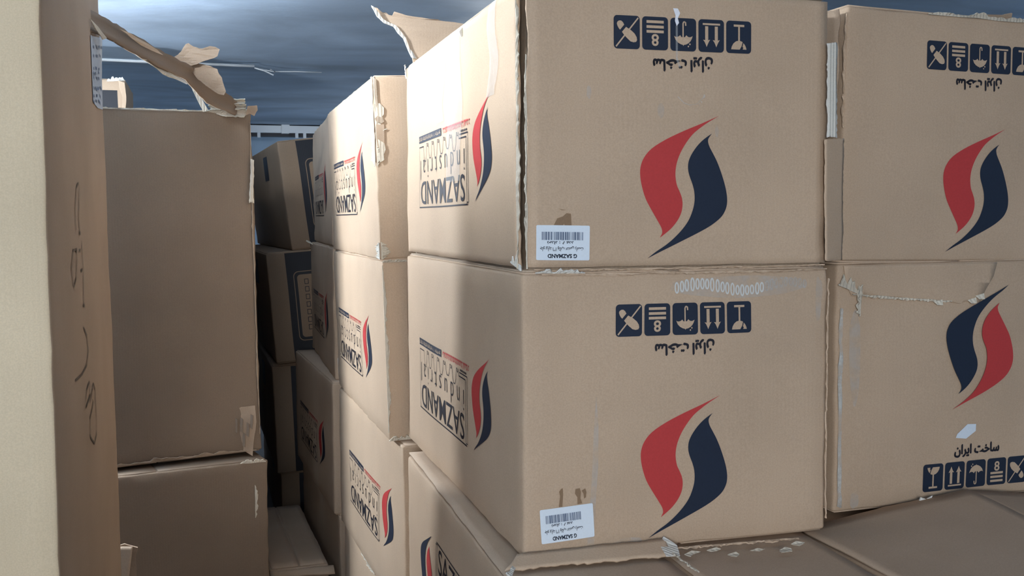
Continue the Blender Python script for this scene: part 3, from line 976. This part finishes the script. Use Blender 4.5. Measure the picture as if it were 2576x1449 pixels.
R2.ragged('torn_edge', (0.045, -0.005, 0.345), (0.05, -0.005, 0.40), (-1, 0, 0), 0.018, 'fibre', 64, 14)
for k, (x, z) in enumerate(((0.20, 0.366), (0.275, 0.366), (0.29, 0.375))):
    scrap('torn_edge', [(x, -0.007, z), (x + 0.018, -0.007, z + 0.004), (x + 0.016, -0.012, z - 0.006), (x + 0.006, -0.010, z - 0.006)], 'fibre', R2.e, 0.001, 0.002, 66 + k, 1)
a = Art(); a.poly([(-0.007, -0.103), (0.016, -0.106), (0.037, -0.093), (0.037, -0.080), (0.018, -0.079), (-0.004, -0.096)])
R2.print('tape_scrap', a, 'front', 'paper', off=0.0018, label='scrap of white woven tape')
sheet('clear_tape', (0.004, -0.005, 0.01), (0.011, -0.006, 0.01), (0.011, -0.006, 0.36), (0.004, -0.005, 0.36), 3, 24, 'scuff', R2.e, 0.0006, 0.0015, 69, (0.003, 0.003, 0.003, 0.003))  # pale strip paints the highlight along the tape
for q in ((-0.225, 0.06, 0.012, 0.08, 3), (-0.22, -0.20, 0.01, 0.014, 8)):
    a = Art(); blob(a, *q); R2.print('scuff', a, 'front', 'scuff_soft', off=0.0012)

R3 = Carton('carton', 'carton under the right-edge column with its top flaps pushed up like a tent', (0.969, 1.335, 0.440), (0.60, 0.945, 0.420), (0, 0, 0), 7, group=G, flaps=False)
sheet('flap', (0.0, -0.14, 0.424), (0.345, -0.14, 0.432), (0.345, 0.24, 0.466), (0.0, 0.245, 0.424), 20, 12, 'kraft_b', R3.e, 0.004, 0.002, 71, (0, 0.003, 0.004, 0)).modifiers['thickness'].offset = 0
sheet('flap', (0.350, -0.14, 0.428), (0.60, -0.14, 0.420), (0.60, 0.245, 0.430), (0.350, 0.245, 0.462), 14, 12, 'kraft_b', R3.e, 0.004, 0.002, 72, (0, 0, 0.003, 0.003)).modifiers['thickness'].offset = 0
scrap('torn_edge', [(0.235, 0.235, 0.450), (0.262, 0.236, 0.452), (0.268, 0.238, 0.462), (0.255, 0.236, 0.457), (0.244, 0.237, 0.461)], 'fibre_pale', R3.e, 0.002, 0.002, 73, 1)
R4 = Carton('carton', 'bottom carton of the right-edge column, standing on the floor', (0.985, 1.40, 0.003), (0.56, 0.93, 0.430), (0, 0, 0), 8, group=G)

# ------------------------------------------------------------------ second column behind
B1 = Carton('carton', 'top carton of the second column, brightly lit, with a torn front corner', (0.398, 2.485, 1.306), (0.526, 0.90, 0.430), (0, -1.8, 0.3), 9, group=G, crumple=0.005)
side_print(B1, 1, -0.01, 0.01)
H = B1.H
for k, (z0, z1, wd) in enumerate(((0.36, 0.43, 0.012), (0.29, 0.36, 0.03), (0.22, 0.30, 0.026), (0.0, 0.04, 0.03))):
    B1.ragged('torn_edge', (0.002, -0.002, z0), (0.002, -0.002, z1), (1, -0.15, 0), wd, 'fibre', 91 + k, 26)
    B1.ragged('torn_edge', (-0.002, 0.002, z0), (-0.002, 0.002, z1), (-0.2, 1, 0), wd, 'fibre_pale', 95 + k, 26)
bpy.context.view_layer.update()
IB = B1.e.matrix_world.inverted()
for k, (mt, pl, px_) in enumerate((('inner', 2.4795, ((941, 196), (947, 200), (948, 240), (950, 262), (946, 270), (942, 240))),
                                   ('fibre', 2.4795, ((941, 262), (955, 260), (966, 272), (966, 288), (960, 296), (948, 290), (943, 278))),
                                   ('inner', 2.4795, ((950, 292), (962, 296), (966, 306), (960, 311), (948, 306), (942, 298))),
                                   ('kraft_old', 2.4795, ((946, 312), (966, 312), (967, 352), (964, 372), (952, 372), (947, 350))),
                                   ('fibre', 2.4795, ((950, 350), (966, 360), (969, 376), (964, 390), (966, 402), (956, 408), (951, 396), (955, 380))))):
    scrap('torn_edge', [IB @ at(x, y, 'y', pl) for x, y in px_], mt, B1.e, 0.0015, 0.0015, 300 + k, 2)
B2 = Carton('carton', 'second carton down in the second column, crumpled edge along its front corner', (0.410, 2.475, 0.872), (0.526, 0.90, 0.430), (0, -1.4, 0.6), 10, group=G, crumple=0.005)
side_print(B2, 1, -0.045, 0.005)
B2.ragged('torn_edge', (0.0, -0.002, 0.02), (0.0, -0.002, 0.42), (1, -0.2, 0), 0.012, 'fibre', 101, 50)
B2.ragged('torn_edge', (0.0, -0.002, 0.0), (0.06, -0.002, 0.0), (0, -0.2, 1), 0.016, 'fibre', 102, 14)
B2.ragged('torn_edge', (0.0, 0.0, 0.428), (0.06, -0.002, 0.428), (0, -0.3, 1), 0.010, 'fibre', 103, 14)
B3 = Carton('carton', 'third carton down in the second column, emblem facing the aisle', (0.436, 2.425, 0.436), (0.526, 0.93, 0.430), (0, 0, 2.4), 11, group=G)
side_print(B3, 1, 0.05, 0.02)
B4 = Carton('carton', 'bottom carton of the second column, standing on the floor', (0.440, 2.43, 0.003), (0.526, 0.93, 0.428), (0, 0, 2.0), 12, group=G)
B4.ragged('torn_edge', (-0.002, 0.40, 0.425), (-0.002, 0.60, 0.427), (-1, 0, 0.3), 0.012, 'fibre', 121, 24)

# ------------------------------------------------------------------ third column, in the dark; browner board deepens its shade
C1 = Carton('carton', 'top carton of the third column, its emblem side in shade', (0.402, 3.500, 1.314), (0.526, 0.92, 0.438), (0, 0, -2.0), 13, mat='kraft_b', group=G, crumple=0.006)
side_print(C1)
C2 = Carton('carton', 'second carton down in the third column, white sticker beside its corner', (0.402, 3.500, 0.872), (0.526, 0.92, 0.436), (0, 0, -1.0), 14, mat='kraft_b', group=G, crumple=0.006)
side_print(C2)
sticker(C2, 'front', -0.233, -0.172, 0.040, 0.052, 0.02, 2, False)
C2.ragged('torn_edge', (-0.002, 0.80, 0.43), (-0.002, 0.90, 0.438), (-1, 0, 0.4), 0.03, 'fibre', 141, 14)
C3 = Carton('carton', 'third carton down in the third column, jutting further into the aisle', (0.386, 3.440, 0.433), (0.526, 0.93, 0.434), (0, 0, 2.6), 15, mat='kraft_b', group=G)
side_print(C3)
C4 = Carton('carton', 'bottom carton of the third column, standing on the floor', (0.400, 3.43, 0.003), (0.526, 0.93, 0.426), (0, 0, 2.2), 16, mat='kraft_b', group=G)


# ------------------------------------------------------------------ brown and navy cartons at the end of the aisle
def panel_carton(label, loc, size, rot, seed, flip):
    c = Carton('panel_carton', label, loc, size, rot, seed, mat='brown', group='brown and navy cartons', flap_mat='brown')
    W, L, H = size
    a = Art(); a.rect(-W / 2 + 0.078, -H / 2 + 0.004, W / 2 - 0.02, H / 2 - 0.004)
    n = c.print('navy_panel', a, 'front', 'dark_kraft')
    a = Art(); a.rrect(0.0375, 0, 0.365, H * 0.64, 0.022); c.print('panel_outline', a, 'front', 'brown', parent=n, off=0.0014)
    a = Art(); a.rrect(0.0375, 0, 0.359, H * 0.625, 0.020); c.print('panel_outline', a, 'front', 'dark_kraft', parent=n, off=0.0019)
    a = Art(); a.rrect(0.0375, 0, 0.335, H * 0.575, 0.014); c.print('panel_field', a, 'front', 'brown', parent=n, off=0.0024)
    a = Art()
    for k in range(7):                                    # hollow decorative print, too dark to read
        y = -H * 0.22 + k * H * 0.07
        a.line([(-0.10, y), (-0.085, y), (-0.085, y + 0.02), (-0.10, y + 0.02), (-0.10, y)], 0.0025)
        a.line([(-0.07, y), (0.1, y)], 0.0025)
    c.print('panel_print', a, 'front', 'black', parent=n, off=0.003)
    a = Art(); a.rect(0.14, H * 0.18, 0.30, H * 0.42)
    c.print('navy_window', a, 'left', 'dark_kraft')
    return c


D1 = panel_carton('leaning brown and navy carton on top at the end of the aisle', (0.354, 4.56, 1.273), (0.50, 1.45, 0.46), (0, -7.0, 3.0), 17, 1)
D2 = panel_carton('brown and navy carton second from the top at the end of the aisle', (0.278, 4.53, 0.795), (0.50, 1.45, 0.465), (0, -4.6, 2.0), 18, 1)
D3 = panel_carton('brown and navy carton third from the top at the end of the aisle', (0.275, 4.56, 0.315), (0.50, 1.45, 0.465), (0, -2.0, 1.0), 19, 1)
D4 = panel_carton('lowest brown and navy carton at the end of the aisle', (0.29, 4.6, 0.003), (0.50, 1.45, 0.305), (0, 0, 0), 20, 1)

# low carton on the aisle floor
S1 = Carton('flat_carton', 'low plain carton lying on the aisle floor beside the left-hand stack', (0.170, 3.345, 0.003), (0.185, 0.74, 0.296), (0, 0, 2.2), 21, mat='kraft_old', flap_mat='kraft_old')
sheet('front_flap', (0.0, -0.012, 0.278), (0.20, -0.035, 0.272), (0.20, -0.002, 0.290), (0.0, -0.002, 0.292), 12, 3, 'kraft_old', S1.e, 0.003, 0.002, 211, (0.004, 0, 0, 0))

# ------------------------------------------------------------------ left-hand row
warp0 = lambda p: (p[0], p[1] * (1.075 - 0.155 * max(0, min(1, (p[2] - 0.1) / 1.35))), p[2])
L0 = Carton('tall_carton', 'tall cream carton close by at the left edge, handwriting on its aisle side', (-0.772, 1.668, 0.505), (0.552, 1.0, 1.440), (0, 0, 0), 22, mat='cream', wob=0.002, crumple=0.002, warp=warp0, group='tall plain cartons', flap_mat='cream')
L0.body.data.materials.append(M['kraft_old'])
L0.body.data.materials.append(M['dark_kraft'])
for p in L0.body.data.polygons:                           # the aisle side takes a duller colour
    if p.normal.x > 0.7:
        p.material_index = 1
    elif p.normal.y > 0.7:                                # unseen back darkened to cut the light it bounces
        p.material_index = 2
HS = [[(243, 300), (240, 240), (245, 160), (252, 145), (255, 180), (252, 260), (256, 310)], [(237, 490), (230, 430), (235, 370), (245, 365), (247, 400), (245, 460), (238, 490)],
      [(262, 340), (268, 440), (270, 550)], [(270, 625), (280, 650), (285, 700), (280, 750), (265, 780), (243, 800)],
      [(275, 890), (280, 830), (288, 805), (290, 850), (278, 890)], [(290, 870), (300, 810), (305, 830), (310, 900), (312, 980), (305, 1012), (292, 990), (290, 930), (300, 870)]]
inv0 = Vector(L0.e.location)


def on_l0(x, y):
    p = at(x, y, 'x', -0.220) - inv0
    yy = p.y / (1.075 - 0.155 * max(0, min(1, (p.z - 0.1) / 1.35)))
    return (yy - L0.L / 2, p.z - L0.H / 2)


for st_ in HS:
    a = Art(); a.line([on_l0(x / 1.319, 350 + y / 1.319) for x, y in st_], 0.0045)
    L0.print('handwriting', a, 'right', 'pencil', off=0.0015)
a = Art()
for x, y in ((256, 312), (244, 370), (256, 370), (262, 435), (270, 552)):
    a.ell(*on_l0(x / 1.319, 350 + y / 1.319), 0.008, 0.004, 10)
L0.print('handwriting', a, 'right', 'pencil', off=0.0017)
a = Art(); a.poly([on_l0(*p) for p in ((224, 88), (255, 96), (257, 276), (244, 272), (230, 256))])
lb = L0.print('paper_label', a, 'right', 'bluepaper', off=0.0014, label='bluish paper label')
a = Art()
rnd = random.Random(9)
for y in (118, 140, 172, 184, 196, 222, 240, 256):
    x = 231
    while x < 252:
        a.line([on_l0(x, y + rnd.uniform(-3, 3)), on_l0(x + rnd.uniform(2, 5), y + 2 + rnd.uniform(-3, 3))], 0.006); x += rnd.uniform(5, 9)
L0.print('fine_print', a, 'right', 'bluegrey', parent=lb, off=0.0022)
L5 = Carton('carton', 'plain carton on the floor supporting the tall cream carton', (-0.80, 1.70, 0.003), (0.58, 1.06, 0.498), (0, 0, 0), 23, mat='kraft_old', flap_mat='kraft_old')
fold = bpy.data.objects.new('folded_cardboard', None)
COL.objects.link(fold)
fold.location = (-0.16, 2.80, 0.42)
tag(fold, 'folded cardboard flap sticking out at the foot of the tall cream carton', 'cardboard flap')
scrap('flap', [at(x, y, 'y', 2.80) - Vector(fold.location) for x, y in ((262, 1460), (278, 1440), (300, 1374), (318, 1368), (346, 1376), (344, 1420), (338, 1470))], 'kraft_old', fold, 0.006, 0.008, 231, 3)
sheet('fold', at(300, 1376, 'y', 2.79) - Vector(fold.location), at(332, 1374, 'y', 2.79) - Vector(fold.location), at(322, 1470, 'y', 2.76) - Vector(fold.location), at(268, 1470, 'y', 2.76) - Vector(fold.location), 6, 10, 'kraft_b', fold, 0.004, 0.005, 232)

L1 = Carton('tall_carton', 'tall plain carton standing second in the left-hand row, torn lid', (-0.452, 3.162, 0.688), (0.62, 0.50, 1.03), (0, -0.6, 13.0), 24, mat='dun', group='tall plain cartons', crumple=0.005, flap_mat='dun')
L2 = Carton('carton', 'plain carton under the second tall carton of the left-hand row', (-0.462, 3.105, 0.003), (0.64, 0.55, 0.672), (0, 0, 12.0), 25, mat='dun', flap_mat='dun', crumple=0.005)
bpy.context.view_layer.update()
I1 = L1.e.matrix_world.inverted()


def l1(x, y, Y):
    return I1 @ at(x, y, 'y', Y)


# scuffed, gnawed lower corner of the tall carton
def l1f(x, y, off=0.004):
    return I1 @ (at(x, y, 'y', 3.295) + Vector((0, -off, 0)))


scrap('torn_edge', [l1f(x, y, 0.006) for x, y in ((585, 1035), (605, 1022), (640, 1018), (645, 1060), (640, 1100), (636, 1145), (612, 1130), (588, 1100), (582, 1070))], 'kraft_old', L1.e, 0.002, 0.003, 241, 3)
for k, (x, y) in enumerate(((592, 1050), (606, 1048), (620, 1060), (630, 1040), (612, 1085))):
    scrap('torn_edge', [l1f(x, y, 0.010), l1f(x + 6, y + 3, 0.016), l1f(x + 5, y + 38, 0.014), l1f(x - 1, y + 34, 0.010)], 'dun', L1.e, 0.002, 0.003, 242 + k, 1)
sheet('torn_strip', l1f(629, 400, 0.006), l1f(637, 402, 0.006), l1f(638, 512, 0.008), l1f(627, 512, 0.012), 3, 16, 'fibre', L1.e, 0.002, 0.002, 248, (0.002, 0.004, 0.004, 0.003))
L1.ragged('torn_edge', (0.615, -0.002, 0.05), (0.615, -0.002, 1.0), (-1, -0.2, 0), 0.006, 'kraft_old', 249, 70)
L1.ragged('torn_edge', (0.05, -0.002, 1.028), (0.60, -0.002, 1.028), (0, 0.3, 1), 0.008, 'fibre', 250, 60)
L1.ragged('torn_edge', (0.05, -0.003, 0.002), (0.60, -0.003, 0.002), (0, -0.3, 1), 0.016, 'kraft_old', 251, 60)
L2.ragged('torn_edge', (0.60, -0.002, 0.50), (0.60, -0.002, 0.60), (1, -0.2, 0), 0.014, 'fibre', 252, 16)
L2.ragged('torn_edge', (0.56, -0.002, 0.670), (0.635, -0.002, 0.668), (0, -0.2, 1), 0.02, 'fibre', 253, 14)


# torn-off lid strip: from the far top corner up to the tall cream carton
strip_e = bpy.data.objects.new('torn_cardboard_strip', None)
COL.objects.link(strip_e)
strip_e.location = (0.13, 3.27, 1.722)
tag(strip_e, 'long torn lid strip leaning from the second tall carton up to the cream one', 'cardboard strip')


def l1(x, y, Y):
    return at(x, y, 'y', Y) - strip_e.location


def strip_pt(x, y, k):
    return l1(x, y, 3.27 + (2.36 - 3.27) * k)


T = [((600, 258), (592, 292), 0.0), ((545, 216), (520, 262), 0.13), ((480, 165), (468, 205), 0.32), ((400, 125), (400, 172), 0.52), ((320, 78), (320, 128), 0.72), ((262, 44), (262, 95), 0.86), ((201, 12), (212, 80), 1.0)]
bm = bmesh.new()
rows = []
for k in range(len(T) - 1):
    for q in range(6 if k < len(T) - 2 else 7):
        f = q / 6
        ua = [T[k][0][i] * (1 - f) + T[k + 1][0][i] * f for i in (0, 1)]
        ub = [T[k][1][i] * (1 - f) + T[k + 1][1][i] * f for i in (0, 1)]
        d = T[k][2] * (1 - f) + T[k + 1][2] * f
        row = []
        for r in range(5):
            h = r / 4
            x = ua[0] * (1 - h) + ub[0] * h; y = ua[1] * (1 - h) + ub[1] * h
            if r in (0, 4): y += 5 * noise.noise(Vector((d * 30, r, 0)))
            p = strip_pt(x, y, d) + Vector((0, 0.02 * math.sin(h * PI) - 0.03 * h, 0))
            row.append(bm.verts.new(p))
        rows.append(row)
for i in range(len(rows) - 1):
    for r in range(4):
        bm.faces.new((rows[i][r], rows[i][r + 1], rows[i + 1][r + 1], rows[i + 1][r]))
bmesh.ops.recalc_face_normals(bm, faces=bm.faces[:])
ls = strip_e
solid(from_bm('strip', bm, 'dun', ls), 0.005, 0)
# its frayed lower liner and ripped layers
fray = [(262, 92), (290, 108), (330, 132), (370, 158), (410, 186), (440, 200), (470, 212), (466, 204), (430, 184), (400, 166), (360, 146), (330, 126), (300, 108)]
scrap('torn_edge', [l1(x, y, 3.25 - (600 - x) / 400 * 0.92) for x, y in fray], 'fibre_pale', ls, 0.0015, 0.004, 260, 1)
scrap('torn_edge', [l1(x, y, 3.2 - (600 - x) / 400 * 0.92) for x, y in ((300, 72), (350, 96), (395, 126), (410, 140), (380, 128), (330, 98))], 'kraft', ls, 0.0015, 0.004, 261, 1)
scrap('torn_edge', [l1(x, y, 3.2 - (600 - x) / 400 * 0.92) for x, y in ((225, 45), (262, 90), (268, 96), (258, 100), (238, 75))], 'fibre', ls, 0.002, 0.003, 262, 1)
# fans of torn paper
scrap('paper_fan', [l1(x, y, 2.98) for x, y in ((432, 142), (452, 124), (470, 104), (478, 101), (490, 110), (508, 116), (524, 111), (540, 112), (552, 116), (547, 132), (535, 140), (515, 150), (495, 158), (478, 163), (450, 155))], 'dun', ls, 0.002, 0.012, 263, 3)
scrap('paper_fan', [l1(x, y, 3.0) for x, y in ((470, 164), (500, 164), (520, 168), (536, 176), (548, 180), (560, 196), (562, 216), (566, 226), (560, 236), (545, 232), (525, 220), (500, 204), (484, 186))], 'dun', ls, 0.002, 0.012, 264, 3)
# the opened corrugated end by the corner
for k, (a_, b_, c_, d_) in enumerate((((520, 246), (618, 248), (616, 262), (530, 262)), ((524, 262), (620, 262), (618, 276), (530, 276)), ((516, 276), (624, 276), (614, 298), (560, 294)))):
    sheet('corrugated_end', *(l1(x, y, 3.255 + 0.006 * k) for x, y in (a_, b_, c_, d_)), 14, 5, 'fibre', ls, 0.003, 0.003, 270 + k, (0.004, 0.004, 0.004, 0.01), lambda u, v: 0.012 * math.sin(v * PI))
scrap('corrugated_end', [l1(x, y, 3.25) for x, y in ((622, 266), (646, 264), (648, 276), (640, 292), (628, 286), (618, 290))], 'brown', ls, 0.004, 0.003, 275, 2)
scrap('torn_edge', [l1(x, y, 3.22) for x, y in ((470, 190), (482, 186), (500, 230), (522, 276), (510, 282), (492, 240))], 'fibre', ls, 0.002, 0.004, 276, 2)
scrap('torn_edge', [l1(x, y, 3.24) for x, y in ((488, 184), (520, 206), (552, 232), (545, 246), (520, 226), (500, 206))], 'fibre', ls, 0.002, 0.006, 277, 2)

# cartons added below the frame to block window light low in the aisle
N1 = Carton('carton', 'added light-blocking carton on the aisle floor in front of the tall cream carton', (-0.62, 0.50, 0.003), (0.60, 0.85, 0.44), (0, 0, 0), 29, mat='kraft_old', flap_mat='kraft_old')
N2 = Carton('carton', 'added light-blocking carton stacked on the one in front of the tall cream carton', (-0.60, 0.52, 0.452), (0.58, 0.82, 0.44), (0, 0, 1), 30, mat='kraft_old', flap_mat='kraft_old')

# further carton of the left-hand row, seen over the tall one
LB = Carton('tall_carton', 'far carton of the left-hand row with a lit torn top, seen over the tall one', (-0.80, 5.0, 1.05), (0.478, 0.5, 0.975), (0, 0, 0), 27, mat='kraft', group='tall plain cartons')
a = Art(); a.rect(0.10, -0.46, 0.205, 0.44); LB.print('navy_panel', a, 'front', 'dark_kraft')
LB.ragged('torn_edge', (0.40, -0.004, 0.965), (0.476, -0.004, 0.970), (0, -0.3, 1), 0.03, 'fibre_pale', 271, 14)
scrap('torn_edge', [(0.45, -0.01, 0.97), (0.48, -0.02, 0.96), (0.482, -0.015, 0.90), (0.475, -0.012, 0.83), (0.462, -0.012, 0.83), (0.466, -0.012, 0.90), (0.455, -0.012, 0.93)], 'kraft', LB.e, 0.003, 0.005, 272, 2)
L6 = Carton('tall_carton', 'added unseen carton blocking bulb light behind the second tall carton of the left-hand row', (-0.22, 3.81, 0.003), (0.32, 1.10, 1.645), (0, 0, 0), 26, mat='kraft_old', group='tall plain cartons', flap_mat='kraft_old')  # unseen, added to keep bulb light off the third column
L7 = Carton('tall_carton', 'added unseen carton blocking bulb light at the end of the left-hand row', (-0.22, 4.93, 0.003), (0.32, 1.15, 1.64), (0, 0, 0), 31, mat='kraft_old', group='tall plain cartons', flap_mat='kraft_old')  # unseen, added to stop bulb light leaking onto the end cartons
LC = Carton('tall_carton', 'plain carton under the far lit carton of the left-hand row', (-0.82, 5.0, 0.003), (0.50, 0.55, 1.04), (0, 0, 0), 28, mat='kraft_old', group='tall plain cartons')
